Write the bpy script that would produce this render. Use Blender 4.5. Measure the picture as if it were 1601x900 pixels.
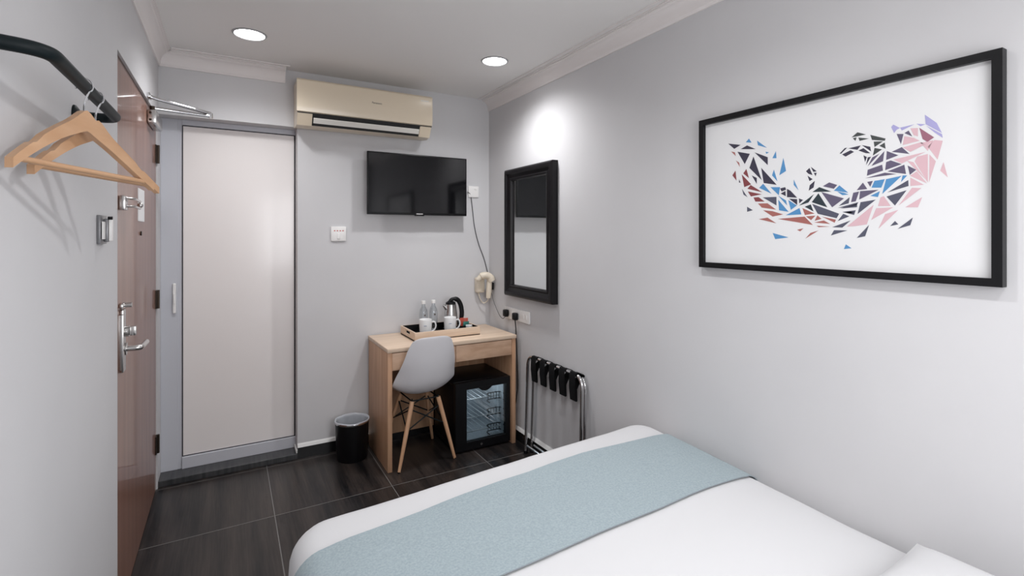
import bpy, bmesh, math, random
from mathutils import Vector, Matrix, noise
random.seed(7)
PI = math.pi
for o in list(bpy.data.objects): bpy.data.objects.remove(o)
C = bpy.context.scene.collection

# ------------------------------------------------------------------ camera, world, exposure
EYE = 1.45; YAW = math.radians(29.734); FPX = 775.4; HOR = 367.4
XL, XR, YB, YF, ZC = -0.3526, 1.7841, 3.4895, -0.55, 2.512      # left wall, right wall, far wall, wall behind camera, ceiling
cam_d = bpy.data.cameras.new('camera'); cam = bpy.data.objects.new('camera', cam_d); C.objects.link(cam)
cam.location = (0, 0, EYE); cam.rotation_euler = (PI/2, 0, -YAW)
cam_d.sensor_width = 36; cam_d.lens = FPX/1601*36; cam_d.shift_y = -(450-HOR)/1601; cam_d.clip_start = 0.02
bpy.context.scene.camera = cam
w = bpy.data.worlds.new('world'); bpy.context.scene.world = w; w.use_nodes = True
w.node_tree.nodes['Background'].inputs[0].default_value = (0.8, 0.88, 1, 1)
w.node_tree.nodes['Background'].inputs[1].default_value = 0.3
vs = bpy.context.scene.view_settings
vs.view_transform = 'Standard'; vs.look = 'None'; vs.gamma = 1; vs.use_curve_mapping = False; vs.exposure = 0.2
SPOT_W = [34, 18, 16, 8]    # watts of the ceiling downlights
SPOT_COL = (0.985, 0.985, 1.0)
GLOW = 14.0
DOWNLIGHTS = [(0.096, 2.962), (1.408, 2.678), (0.85, 1.10), (0.85, -0.10)]  # rear pair over the bed is unseen, added to balance the light
FILL_W = 19.0            # watts of the soft fill lamp added in an unseen window

# ------------------------------------------------------------------ materials
def mat(name, col, rough=0.5, metal=0.0, spec=0.5, coat=0.0, coat_r=0.05, bump=None, var=None, trans=0.0, ior=1.45, emit=None, es=0.0, alpha=1.0, sheen=0.0):
    m = bpy.data.materials.new(name); m.use_nodes = True
    nt = m.node_tree; b = nt.nodes['Principled BSDF']
    b.inputs['Base Color'].default_value = (*col, 1); b.inputs['Roughness'].default_value = rough
    b.inputs['Metallic'].default_value = metal; b.inputs['Specular IOR Level'].default_value = spec
    b.inputs['Coat Weight'].default_value = coat; b.inputs['Coat Roughness'].default_value = coat_r
    b.inputs['Transmission Weight'].default_value = trans; b.inputs['IOR'].default_value = ior
    b.inputs['Alpha'].default_value = alpha; b.inputs['Sheen Weight'].default_value = sheen
    if emit: b.inputs['Emission Color'].default_value = (*emit, 1); b.inputs['Emission Strength'].default_value = es
    tc = nt.nodes.new('ShaderNodeTexCoord')
    if var:                                            # var = (scale xyz, second colour, amount, detail)
        mp = nt.nodes.new('ShaderNodeMapping'); mp.inputs['Scale'].default_value = var[0]
        nz = nt.nodes.new('ShaderNodeTexNoise'); nz.inputs['Scale'].default_value = 1.0
        nz.inputs['Detail'].default_value = var[3] if len(var) > 3 else 4; nz.inputs['Distortion'].default_value = var[4] if len(var) > 4 else 0
        rp = nt.nodes.new('ShaderNodeValToRGB')
        rp.color_ramp.elements[0].position = 0.32; rp.color_ramp.elements[1].position = 0.68
        rp.color_ramp.elements[0].color = (*col, 1)
        rp.color_ramp.elements[1].color = (*[c*(1-var[2])+d*var[2] for c, d in zip(col, var[1])], 1)
        nt.links.new(tc.outputs['Object'], mp.inputs[0]); nt.links.new(mp.outputs[0], nz.inputs['Vector'])
        nt.links.new(nz.outputs['Fac'], rp.inputs[0]); nt.links.new(rp.outputs[0], b.inputs['Base Color'])
    if bump:                                           # bump = (scale, strength, distance)
        n2 = nt.nodes.new('ShaderNodeTexNoise'); n2.inputs['Scale'].default_value = bump[0]; n2.inputs['Detail'].default_value = 5
        bp = nt.nodes.new('ShaderNodeBump'); bp.inputs['Strength'].default_value = bump[1]; bp.inputs['Distance'].default_value = bump[2]
        nt.links.new(tc.outputs['Object'], n2.inputs['Vector']); nt.links.new(n2.outputs['Fac'], bp.inputs['Height'])
        nt.links.new(bp.outputs[0], b.inputs['Normal'])
    return m

def thin_glass(name, tint=(0.9, 0.95, 0.97), refl=0.08, rough=0.02):
    m = bpy.data.materials.new(name); m.use_nodes = True; nt = m.node_tree; nt.nodes.clear()
    out = nt.nodes.new('ShaderNodeOutputMaterial'); mx = nt.nodes.new('ShaderNodeMixShader')
    tr = nt.nodes.new('ShaderNodeBsdfTransparent'); tr.inputs[0].default_value = (*tint, 1)
    gl = nt.nodes.new('ShaderNodeBsdfGlossy'); gl.inputs['Roughness'].default_value = rough
    lw = nt.nodes.new('ShaderNodeLayerWeight'); lw.inputs[0].default_value = 0.35
    mm = nt.nodes.new('ShaderNodeMath'); mm.operation = 'MULTIPLY_ADD'; mm.inputs[1].default_value = 0.7; mm.inputs[2].default_value = refl
    nt.links.new(lw.outputs['Facing'], mm.inputs[0]); nt.links.new(mm.outputs[0], mx.inputs[0])
    nt.links.new(tr.outputs[0], mx.inputs[1]); nt.links.new(gl.outputs[0], mx.inputs[2]); nt.links.new(mx.outputs[0], out.inputs[0])
    return m

def floor_mat():
    m = bpy.data.materials.new('dark_plank_tile'); m.use_nodes = True; nt = m.node_tree; b = nt.nodes['Principled BSDF']
    N = nt.nodes.new; L = nt.links.new
    tc = N('ShaderNodeTexCoord'); sp = N('ShaderNodeSeparateXYZ'); L(tc.outputs['Object'], sp.inputs[0])
    def math_(op, a, bb=None):
        n = N('ShaderNodeMath'); n.operation = op
        for i, v in enumerate((a, bb)):
            if v is None: continue
            if isinstance(v, (int, float)): n.inputs[i].default_value = v
            else: L(v, n.inputs[i])
        return n.outputs[0]
    P = 0.614
    def cell(s, off): return math_('DIVIDE', math_('SUBTRACT', s, off), P)
    cx = cell(sp.outputs['X'], 0.207-6*P); cy = cell(sp.outputs['Y'], 2.835-12*P)
    def line(c):
        f = math_('FRACT', c); d = math_('MINIMUM', f, math_('SUBTRACT', 1.0, f)); return math_('LESS_THAN', d, 0.0033)
    grout = math_('MAXIMUM', line(cx), line(cy))
    idn = math_('ADD', math_('MULTIPLY', math_('FLOOR', cx), 3.7), math_('MULTIPLY', math_('FLOOR', cy), 7.3))
    cb = N('ShaderNodeCombineXYZ'); L(math_('MULTIPLY', sp.outputs['X'], 16), cb.inputs[0]); L(math_('MULTIPLY', sp.outputs['Y'], 0.9), cb.inputs[1]); L(idn, cb.inputs[2])
    n1 = N('ShaderNodeTexNoise'); n1.inputs['Scale'].default_value = 1; n1.inputs['Detail'].default_value = 3; L(cb.outputs[0], n1.inputs['Vector'])
    cb2 = N('ShaderNodeCombineXYZ'); L(math_('MULTIPLY', sp.outputs['X'], 130), cb2.inputs[0]); L(math_('MULTIPLY', sp.outputs['Y'], 5), cb2.inputs[1]); L(idn, cb2.inputs[2])
    n2 = N('ShaderNodeTexNoise'); n2.inputs['Scale'].default_value = 1; n2.inputs['Detail'].default_value = 4; L(cb2.outputs[0], n2.inputs['Vector'])
    v = math_('ADD', math_('MULTIPLY', n1.outputs['Fac'], 0.7), math_('MULTIPLY', n2.outputs['Fac'], 0.3))
    rp = N('ShaderNodeValToRGB'); e = rp.color_ramp.elements
    e[0].position = 0.38; e[0].color = (0.007, 0.007, 0.008, 1); e[1].position = 0.68; e[1].color = (0.052, 0.041, 0.036, 1)
    L(v, rp.inputs[0])
    mx = N('ShaderNodeMix'); mx.data_type = 'RGBA'; L(grout, mx.inputs[0]); L(rp.outputs[0], mx.inputs[6]); mx.inputs[7].default_value = (0.17, 0.165, 0.16, 1)
    L(mx.outputs[2], b.inputs['Base Color']); b.inputs['Roughness'].default_value = 0.3; b.inputs['Specular IOR Level'].default_value = 0.4
    bp = N('ShaderNodeBump'); bp.inputs['Strength'].default_value = 0.12; bp.inputs['Distance'].default_value = 0.002
    L(n2.outputs['Fac'], bp.inputs['Height']); L(bp.outputs[0], b.inputs['Normal'])
    return m

def oak_mat(name, c0, c1, scale, rough=0.45):
    return mat(name, c0, rough, var=(scale, c1, 1.0, 6, 0.6), bump=(60, 0.05, 0.001))

WALL = (0.625, 0.62, 0.63)
M = dict(
    wall=mat('wall_paint', WALL, 0.6, spec=0.3, bump=(9, 0.12, 0.004), var=((2.2, 2.2, 2.2), (0.60, 0.595, 0.607), 1.0, 5)),
    ceiling=mat('ceiling_paint', (0.84, 0.825, 0.81), 0.8, spec=0.2),
    cornice=mat('plaster_cornice', (0.82, 0.78, 0.77), 0.7, spec=0.2),
    floor=floor_mat(),
    skirting=mat('black_skirting_tile', (0.012, 0.012, 0.013), 0.25),
    white_lip=mat('white_plaster_lip', (0.72, 0.72, 0.71), 0.6),
    step=mat('dark_step_tile', (0.03, 0.032, 0.035), 0.35, var=((60, 5, 5), (0.06, 0.06, 0.062), 1, 4)),
    door_wood=mat('varnished_brown_wood', (0.20, 0.095, 0.066), 0.4, spec=0.3, coat=0.45, coat_r=0.07, var=((14, 14, 0.9), (0.27, 0.135, 0.095), 1, 5, 0.4)),
    door_frame_wood=mat('brown_frame_wood', (0.09, 0.05, 0.04), 0.4, var=((20, 20, 1), (0.13, 0.075, 0.06), 1, 4)),
    bath_door=mat('cream_laminate', (0.86, 0.82, 0.805), 0.22, spec=0.5, coat=0.3, coat_r=0.12),
    bath_frame=mat('grey_blue_frame', (0.56, 0.57, 0.615), 0.4),
    rubber_line=mat('dark_seal', (0.05, 0.05, 0.06), 0.6),
    steel=mat('brushed_steel', (0.62, 0.61, 0.60), 0.25, metal=1),
    chrome=mat('chrome', (0.72, 0.72, 0.73), 0.1, metal=1),
    dark_metal=mat('dark_hinge_metal', (0.06, 0.045, 0.035), 0.35, metal=0.8),
    black_metal=mat('black_painted_metal', (0.005, 0.010, 0.012), 0.5, spec=0.25),
    white_plastic=mat('white_plastic', (0.86, 0.845, 0.83), 0.35),
    ac=mat('cream_plastic', (0.70, 0.60, 0.46), 0.3, coat=0.4, coat_r=0.15),
    ac_lou=mat('pale_louvre', (0.72, 0.70, 0.65), 0.3),
    dark=mat('dark_recess', (0.02, 0.02, 0.02), 0.6),
    grey_text=mat('grey_print', (0.12, 0.10, 0.09), 0.5),
    tv_screen=mat('tv_screen', (0.004, 0.004, 0.005), 0.08, spec=0.55),
    black_plastic=mat('black_plastic', (0.005, 0.005, 0.006), 0.4, spec=0.3),
    cream_dryer=mat('ivory_plastic', (0.74, 0.66, 0.54), 0.35),
    oak_top=oak_mat('pale_oak_top', (0.62, 0.47, 0.35), (0.72, 0.57, 0.44), (2.2, 34, 34)),
    oak_shaded_side=oak_mat('shaded_oak_side_panel', (0.45, 0.255, 0.15), (0.58, 0.36, 0.225), (30, 30, 2.4)),  # same oak as the top, browner to paint in the weaker side light
    oak_shaded_front=oak_mat('shaded_oak_drawer_front', (0.50, 0.31, 0.20), (0.66, 0.45, 0.315), (6, 20, 20)),  # desk oak again, its front shade mixed into the colour
    hanger_wood=mat('beech_hanger', (0.52, 0.30, 0.165), 0.4, var=((30, 5, 30), (0.60, 0.37, 0.22), 1, 4)),
    leg_wood=mat('beech_leg', (0.58, 0.33, 0.19), 0.4, var=((40, 40, 5), (0.68, 0.42, 0.26), 1, 4)),
    shell=mat('pale_grey_plastic_shell', (0.74, 0.73, 0.755), 0.38, spec=0.5),
    sheet=mat('white_cotton', (0.60, 0.60, 0.61), 0.85, spec=0.15, sheen=0.1, bump=(260, 0.08, 0.0008)),
    runner=mat('blue_grey_woven', (0.27, 0.33, 0.355), 0.9, spec=0.12, sheen=0.1, var=((160, 160, 160), (0.335, 0.395, 0.42), 1, 3), bump=(420, 0.3, 0.001)),
    runner_hem=mat('dark_runner_hem', (0.24, 0.27, 0.29), 0.9),
    pic_frame=mat('black_picture_frame', (0.006, 0.006, 0.007), 0.4, spec=0.3),
    paper=mat('white_print_paper', (0.75, 0.75, 0.755), 0.5),
    mirror=mat('mirror_glass', (0.86, 0.88, 0.88), 0.012, metal=1),
    mirror_frame=mat('black_moulded_frame', (0.008, 0.007, 0.008), 0.35, spec=0.3),
    strap=mat('black_webbing', (0.008, 0.008, 0.010), 0.8),
    liner=mat('clear_bin_liner', (0.70, 0.74, 0.80), 0.25, alpha=0.55),
    glass=thin_glass('clear_glass', (0.9, 0.93, 0.95), 0.10),
    fridge_glass=thin_glass('fridge_door_glass', (0.68, 0.72, 0.74), 0.05),
    fridge_in=mat('fridge_liner', (0.55, 0.60, 0.64), 0.4),
    wire_white=mat('white_wire', (0.75, 0.78, 0.80), 0.4),
    ceramic=mat('white_ceramic', (0.84, 0.84, 0.84), 0.12),
    blue_print=mat('blue_print', (0.12, 0.18, 0.32), 0.5),
    red_packet=mat('red_packet', (0.50, 0.09, 0.06), 0.4),
    green_packet=mat('green_packet', (0.03, 0.16, 0.13), 0.4),
    water=thin_glass('water', (0.92, 0.96, 0.98), 0.03),
    cable=mat('grey_cable', (0.10, 0.10, 0.105), 0.5),
    black_cable=mat('black_cable', (0.012, 0.012, 0.012), 0.5),
    red_text=mat('red_print', (0.55, 0.16, 0.14), 0.5),
    lamp=mat('lamp_diffuser', (1, 1, 1), 0.5, emit=(1.0, 1.0, 1.0), es=GLOW),
    lamp_ring=mat('lamp_ring', (0.42, 0.42, 0.43), 0.4),
    grey_switch=mat('grey_metal_plate', (0.22, 0.22, 0.23), 0.35, metal=0.5),
)

# ------------------------------------------------------------------ mesh helpers
def box(bm, x0, x1, y0, y1, z0, z1, bev=0.0, seg=2):
    r = bmesh.ops.create_cube(bm, size=1)
    for v in r['verts']:
        v.co = Vector(((x0+x1)/2+v.co.x*(x1-x0), (y0+y1)/2+v.co.y*(y1-y0), (z0+z1)/2+v.co.z*(z1-z0)))
    if bev > 0:
        es = list({e for v in r['verts'] for e in v.link_edges})
        bmesh.ops.bevel(bm, geom=es, offset=bev, segments=seg, profile=0.5, affect='EDGES')
    return bm
def smooth_path(pts, n=8):
    P = [Vector(p) for p in pts]
    if len(P) < 3: return P
    out = []
    for i in range(len(P)-1):
        p0 = P[max(i-1, 0)]; p1 = P[i]; p2 = P[i+1]; p3 = P[min(i+2, len(P)-1)]
        for k in range(n):
            t = k/n
            out.append(0.5*((2*p1)+(p2-p0)*t+(2*p0-5*p1+4*p2-p3)*t*t+(3*p1-p0-3*p2+p3)*t**3))
    out.append(P[-1]); return out
def round_path(pts, r, n=6):                       # polyline with filleted corners
    P = [Vector(p) for p in pts]; out = [P[0]]
    for i in range(1, len(P)-1):
        a = (P[i-1]-P[i]); b = (P[i+1]-P[i]); d = min(r, a.length*0.49, b.length*0.49)
        A = P[i]+a.normalized()*d; B = P[i]+b.normalized()*d
        for k in range(n+1):
            t = k/n; out.append(A*(1-t)**2+P[i]*2*t*(1-t)+B*t*t)
    out.append(P[-1]); return out
def tube(bm, path, r, seg=12, cap=True, closed=False, flat=None):
    P = [Vector(p) for p in path]; n = len(P); rings = []
    t0 = ((P[1]-P[0]) if not closed else (P[1]-P[-1])).normalized()
    up = Vector((0, 0, 1)) if abs(t0.z) < 0.9 else Vector((1, 0, 0))
    u = t0.cross(up).normalized(); v = u.cross(t0).normalized(); prev = t0
    for i in range(n):
        if closed: t = (P[(i+1) % n]-P[i-1]).normalized()
        else: t = (P[min(i+1, n-1)]-P[max(i-1, 0)]).normalized()
        q = prev.rotation_difference(t); u = q @ u; v = q @ v; prev = t
        rr = r[i] if isinstance(r, (list, tuple)) else r
        a_, b_ = (rr, rr) if not flat else (rr, rr*flat)
        rings.append([bm.verts.new(P[i]+u*math.cos(2*PI*k/seg)*a_+v*math.sin(2*PI*k/seg)*b_) for k in range(seg)])
    for i in range(n if closed else n-1):
        A = rings[i]; B = rings[(i+1) % n]
        for k in range(seg): bm.faces.new((A[k], A[(k+1) % seg], B[(k+1) % seg], B[k]))
    if cap and not closed:
        bm.faces.new(list(reversed(rings[0]))); bm.faces.new(rings[-1])
    return bm
def lathe(bm, prof, c=(0, 0, 0), seg=32, M4=None):
    rings = []; c = Vector(c)
    for r, z in prof:
        if r < 1e-6: rings.append([bm.verts.new(c+Vector((0, 0, z)))])
        else: rings.append([bm.verts.new(c+Vector((r*math.cos(2*PI*k/seg), r*math.sin(2*PI*k/seg), z))) for k in range(seg)])
    for A, B in zip(rings, rings[1:]):
        for k in range(seg):
            k2 = (k+1) % seg
            if len(A) == 1 and len(B) == 1: continue
            if len(A) == 1: bm.faces.new((A[0], B[k], B[k2]))
            elif len(B) == 1: bm.faces.new((A[k], A[k2], B[0]))
            else: bm.faces.new((A[k], A[k2], B[k2], B[k]))
    return bm
def cyl(bm, a, b, r, seg=20, r2=None):
    return tube(bm, [a, b], [r, r if r2 is None else r2], seg)
def prism(bm, pts, d):                              # closed planar outline extruded along vector d
    A = [bm.verts.new(p) for p in pts]; d = Vector(d); B = [bm.verts.new(Vector(p)+d) for p in pts]; n = len(A)
    bm.faces.new(A); bm.faces.new(list(reversed(B)))
    for i in range(n): bm.faces.new((A[i], B[i], B[(i+1) % n], A[(i+1) % n]))
    return bm
def new(): return bmesh.new()
def wloc(p):
    v = Vector((0, 0, 0))
    while p is not None: v += p.location; p = p.parent
    return v
def obj(name, bm, m, parent=None, smooth=True, ang=38, origin=None):
    bmesh.ops.recalc_face_normals(bm, faces=bm.faces)
    if smooth:
        for f in bm.faces: f.smooth = True
        for e in bm.edges:
            if len(e.link_faces) == 2 and e.calc_face_angle(0) > math.radians(ang): e.smooth = False
    me = bpy.data.meshes.new(name); o = bpy.data.objects.new(name, me)
    off = wloc(parent) if parent else Vector((0, 0, 0))
    if parent is None:
        xs = [v.co for v in bm.verts]
        off = Vector(origin) if origin else Vector(((min(c.x for c in xs)+max(c.x for c in xs))/2, (min(c.y for c in xs)+max(c.y for c in xs))/2, min(c.z for c in xs)))
    bmesh.ops.translate(bm, verts=bm.verts, vec=-off)
    bm.to_mesh(me); bm.free()
    for mm in (m if isinstance(m, (list, tuple)) else [m]): me.materials.append(mm)
    C.objects.link(o)
    if parent: o.parent = parent
    else: o.location = off
    return o
def struct(name, bm, m, parent=None, smooth=False, origin=(0, 0, 0), kind=True):
    o = obj(name, bm, m, parent, smooth=smooth, origin=origin)
    if parent is None: o['kind'] = 'structure'
    return o
def tag(o, label, cat, group=None):
    o['label'] = label; o['category'] = cat
    if group: o['group'] = group
    return o
def thing(name, label, cat, loc, group=None):
    o = bpy.data.objects.new(name, None); C.objects.link(o); o.location = loc; o.empty_display_size = 0.05
    return tag(o, label, cat, group)
def dup(root, loc, label, rotz=None):
    r = root.copy(); C.objects.link(r); r.location = loc; r['label'] = label
    if rotz is not None: r.rotation_euler = (0, 0, rotz)
    for ch in list(root.children):
        c = ch.copy(); C.objects.link(c); c.parent = r
        for g in list(ch.children):
            d = g.copy(); C.objects.link(d); d.parent = c
    return r
def text(s, size, M4):
    cu = bpy.data.curves.new('t', 'FONT'); cu.body = s; cu.size = size; cu.extrude = 0.0004; cu.align_x = 'CENTER'; cu.align_y = 'CENTER'
    o = bpy.data.objects.new('t', cu); C.objects.link(o); bpy.context.view_layer.update()
    me = bpy.data.meshes.new_from_object(o.evaluated_get(bpy.context.evaluated_depsgraph_get()))
    bm = new(); bm.from_mesh(me); bpy.data.objects.remove(o); bpy.data.meshes.remove(me); bpy.data.curves.remove(cu)
    bm.transform(M4); return bm
def pix(px, py, ax, val):                           # where a sight line meets a plane of the room
    F = Vector((math.sin(YAW), math.cos(YAW), 0)); R = Vector((math.cos(YAW), -math.sin(YAW), 0))
    r = F+R*((px-800.5)/FPX)+Vector((0, 0, -(py-HOR)/FPX)); o = Vector((0, 0, EYE))
    return o+r*((val-o[ax])/r[ax])

# ------------------------------------------------------------------ room shell
T = 0.14
DY0, DY1, DZ = 2.285, 3.462, 2.128                  # entrance door opening in the left wall
BX0, BX1, BZ = XL, 0.388, 2.150                     # bathroom door recess in the far wall
BREC = 3.60
bm = new(); box(bm, XL-T, XR+T, YF-T, YB+0.4, -0.1, 0); struct('floor', bm, M['floor'])
bm = new(); box(bm, XL-T, XR+T, YF-T, YB+0.4, ZC, ZC+0.1); struct('ceiling', bm, M['ceiling'])
bm = new()
box(bm, XL-T, XL, YF-T, DY0, 0, ZC); box(bm, XL-T, XL, DY0, DY1, DZ, ZC); box(bm, XL-T, XL, DY1, BREC+0.14, 0, ZC)
struct('wall_left', bm, M['wall'])
bm = new(); box(bm, XR, XR+T, YF-T, YB+0.25, 0, ZC); struct('wall_right', bm, M['wall'])
bm = new()
box(bm, BX1, XR, YB, YB+0.25, 0, ZC); box(bm, BX0, BX1, YB, YB+0.25, BZ, ZC)
struct('wall_back', bm, M['wall'])
WN = (0.35, 1.45, 0.95, 2.05)                        # unseen window, added behind the camera to house the fill lamp
bm = new(); box(bm, XL, WN[0], YF-T, YF, 0, ZC); box(bm, WN[1], XR, YF-T, YF, 0, ZC); box(bm, WN[0], WN[1], YF-T, YF, 0, WN[2]); box(bm, WN[0], WN[1], YF-T, YF, WN[3], ZC)
struct('wall_front', bm, M['wall'])
bm = new()
for a, b_, c_, d_ in ((WN[0], WN[0]+0.04, WN[2], WN[3]), (WN[1]-0.04, WN[1], WN[2], WN[3]), (0.88, 0.92, WN[2]+0.04, WN[3]-0.04), (WN[0]+0.04, WN[1]-0.04, WN[2], WN[2]+0.04), (WN[0]+0.04, WN[1]-0.04, WN[3]-0.04, WN[3])): box(bm, a, b_, YF-0.10, YF-0.06, c_, d_)
win = struct('fill_window', bm, M['white_plastic'])
bm = new(); box(bm, WN[0]+0.04, WN[1]-0.04, YF-0.083, YF-0.079, WN[2]+0.04, WN[3]-0.04); struct('fill_window_pane', bm, M['glass'], parent=win)
ld = bpy.data.lights.new('window_fill', 'AREA'); ld.shape = 'RECTANGLE'; ld.size = WN[1]-WN[0]-0.1; ld.size_y = WN[3]-WN[2]-0.1; ld.energy = FILL_W; ld.color = (0.985, 0.985, 1.0)  # added area lamp, evens out the room light from behind
lo = bpy.data.objects.new('window_fill', ld); C.objects.link(lo); lo.location = ((WN[0]+WN[1])/2, YF-0.05, (WN[2]+WN[3])/2); lo.rotation_euler = (PI/2, 0, 0)

# cornices
def cornice_prof(h=0.088, d=0.066):                 # (distance from wall, drop below ceiling)
    p = [(0, h), (0.008, h), (0.010, h-0.010)]
    for k in range(7):
        a = k/6*PI/2; p.append((0.012+(d-0.032)*(1-math.cos(a)), h-0.012-(h-0.030)*math.sin(a)))
    p += [(d-0.016, 0.012), (d-0.008, 0.012), (d-0.008, 0.006), (d, 0.006), (d, 0), (0, 0)]
    return p
def cornice(name, wall):
    bm = new(); pr = cornice_prof()
    if wall == 'L': prism(bm, [(XL+d, YF, ZC-h) for d, h in pr], (0, YB-YF, 0))
    if wall == 'R': prism(bm, [(XR-d, YF, ZC-h) for d, h in pr], (0, YB-YF, 0))
    if wall == 'B': prism(bm, [(XL+0.0, YB-d, ZC-h) for d, h in pr], (0.315-XL, 0, 0))
    struct(name, bm, M['cornice'], smooth=True)
cornice('trim_1', 'L'); cornice('trim_2', 'R'); cornice('trim_3', 'B')
bm = new(); box(bm, XL+0.07, 0.335, YB-0.098, YB-0.085, ZC-0.005, ZC); struct('trim_4', bm, M['cornice'])
bm = new(); box(bm, XR-0.098, XR-0.085, YF, YB, ZC-0.005, ZC); struct('trim_5', bm, M['cornice'])

# skirting
bm = new(); box(bm, BX1, XR, YB-0.010, YB, 0, 0.072); b = struct('baseboard_back', bm, M['skirting'])
bm = new(); prism(bm, [(BX1, YB-0.013, 0.072), (BX1, YB, 0.072), (BX1, YB, 0.096), (BX1, YB-0.006, 0.088)], (XR-BX1, 0, 0)); o = struct('plaster_lip', bm, M['white_lip'], parent=b); o['label'] = 'thin white plaster lip'
bm = new(); box(bm, XR-0.010, XR, YF, YB-0.012, 0, 0.072); b = struct('baseboard_right', bm, M['skirting'])
bm = new(); prism(bm, [(XR-0.013, YF, 0.072), (XR, YF, 0.072), (XR, YF, 0.096), (XR-0.006, YF, 0.088)], (0, YB-YF-0.013, 0)); o = struct('plaster_lip', bm, M['white_lip'], parent=b); o['label'] = 'thin white plaster lip'

# bathroom doorstep, frame and door
bm = new(); box(bm, XL, BX1, YB-0.012, BREC+0.14, 0, 0.036, 0.003); struct('trim_6', bm, M['step'])
bm = new(); box(bm, BX1-0.010, BX1-0.0005, YB-0.008, BREC-0.002, 0.0365, 0.058, 0.003); struct('trim_7', bm, M['white_lip'])
bm = new()
box(bm, XL, -0.268, BREC, BREC+0.06, 0.036, BZ, 0.002); box(bm, -0.268, -0.246, BREC+0.006, BREC+0.06, 0.036, BZ)
box(bm, -0.246, BX1, BREC, BREC+0.06, 2.118, BZ, 0.002); box(bm, -0.246, BX1, BREC-0.008, BREC+0.06, 0.036, 0.106, 0.002)
struct('trim_8', bm, M['bath_frame'])
bm = new(); box(bm, XL, BX1, BREC+0.12, BREC+0.14, 0.036, BZ); struct('wall_bathroom', bm, M['dark'])
bm = new(); box(bm, -0.241, BX1-0.008, BREC+0.004, BREC+0.04, 0.112, 2.112, 0.002); d2 = struct('door_2', bm, M['bath_door'])
bm = new(); box(bm, -0.246, -0.2415, BREC+0.002, BREC+0.03, 0.108, 2.116); box(bm, -0.2415, BX1-0.002, BREC+0.006, BREC+0.03, 2.1122, 2.117); box(bm, -0.2415, BX1-0.002, BREC+0.006, BREC+0.03, 0.107, 0.1118); box(bm, BX1-0.0078, BX1-0.002, BREC+0.006, BREC+0.03, 0.108, 2.116)
struct('seal', bm, M['rubber_line'], parent=d2)
bm = new(); box(bm, -0.292, -0.276, BREC-0.012, BREC, 0.98, 1.16, 0.004); box(bm, -0.289, -0.279, BREC-0.022, BREC-0.010, 1.04, 1.10, 0.003)
o = struct('sliding_latch', bm, M['white_plastic'], parent=d2); o['label'] = 'pale latch plate'

# entrance door (varnished) with fittings
DX = XL-0.007
bm = new(); box(bm, DX-0.05, DX, DY0+0.02, DY1-0.012, 0.008, DZ-0.02, 0.001); d1 = struct('door_1', bm, M['door_wood'])
bm = new(); box(bm, DX-0.06, DX-0.003, DY0, DY0+0.018, 0, DZ); box(bm, DX-0.06, DX-0.003, DY1-0.010, DY1, 0, DZ); box(bm, DX-0.06, DX-0.003, DY0, DY1, DZ-0.018, DZ)
struct('trim_9', bm, M['door_frame_wood'])
bm = new(); box(bm, XL-T, DX-0.07, DY0, DY1, 0, DZ); struct('wall_corridor', bm, M['dark'])
for z in (1.91, 1.085, 0.262):
    bm = new(); cyl(bm, (XL+0.002, DY1-0.006, z-0.052), (XL+0.002, DY1-0.006, z+0.052), 0.0085, 12)
    box(bm, DX, DX+0.006, DY1-0.045, DY1-0.006, z-0.05, z+0.05); struct('hinge', bm, M['dark_metal'], parent=d1, smooth=True)
bm = new(); box(bm, DX, DX+0.012, 2.375, 2.425, 0.925, 1.165, 0.004); box(bm, DX-0.003, DX+0.016, 2.345, 2.372, 0.94, 1.15, 0.003)
lp = struct('lock_plate', bm, M['steel'], parent=d1, smooth=True)
bm = new(); cyl(bm, (DX+0.010, 2.400, 1.080), (DX+0.026, 2.400, 1.080), 0.021, 20); box(bm, DX+0.026, DX+0.048, 2.392, 2.408, 1.062, 1.098, 0.004); struct('thumb_turn', bm, M['steel'], parent=lp, smooth=True)
bm = new(); tube(bm, round_path([(DX+0.008, 2.402, 1.012), (DX+0.062, 2.402, 1.012), (DX+0.064, 2.530, 1.010)], 0.018), 0.0105, 14); cyl(bm, (DX+0.010, 2.402, 1.012), (DX+0.018, 2.402, 1.012), 0.024, 20)
struct('lever_handle', bm, M['steel'], parent=lp, smooth=True)
bm = new(); box(bm, DX, DX+0.014, 2.352, 2.432, 1.172, 1.190, 0.005); cyl(bm, (DX+0.014, 2.40, 1.181), (DX+0.034, 2.40, 1.181), 0.010, 14); struct('dead_bolt', bm, M['steel'], parent=d1, smooth=True)
# door guard
bm = new(); box(bm, DX, DX+0.022, 2.345, 2.400, 1.545, 1.600, 0.005); tube(bm, round_path([(DX+0.020, 2.36, 1.590), (DX+0.045, 2.39, 1.590), (DX+0.040, 2.56, 1.588), (DX+0.040, 2.56, 1.560), (DX+0.045, 2.39, 1.560), (DX+0.020, 2.36, 1.560)], 0.02), 0.005, 10)
bmesh.ops.create_uvsphere(bm, u_segments=12, v_segments=8, radius=0.011, matrix=Matrix.Translation((DX+0.040, 2.56, 1.574)))
struct('door_guard', bm, M['steel'], parent=d1, smooth=True)
bm = new(); box(bm, DX, DX+0.003, 2.80, 2.985, 1.515, 1.665); o = struct('notice_card', bm, M['paper'], parent=d1); o['label'] = 'white notice card'
bm = new(); cyl(bm, (DX-0.001, 2.885, 1.458), (DX+0.006, 2.885, 1.458), 0.010, 16); o = struct('peephole', bm, M['dark_metal'], parent=d1, smooth=True)

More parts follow.
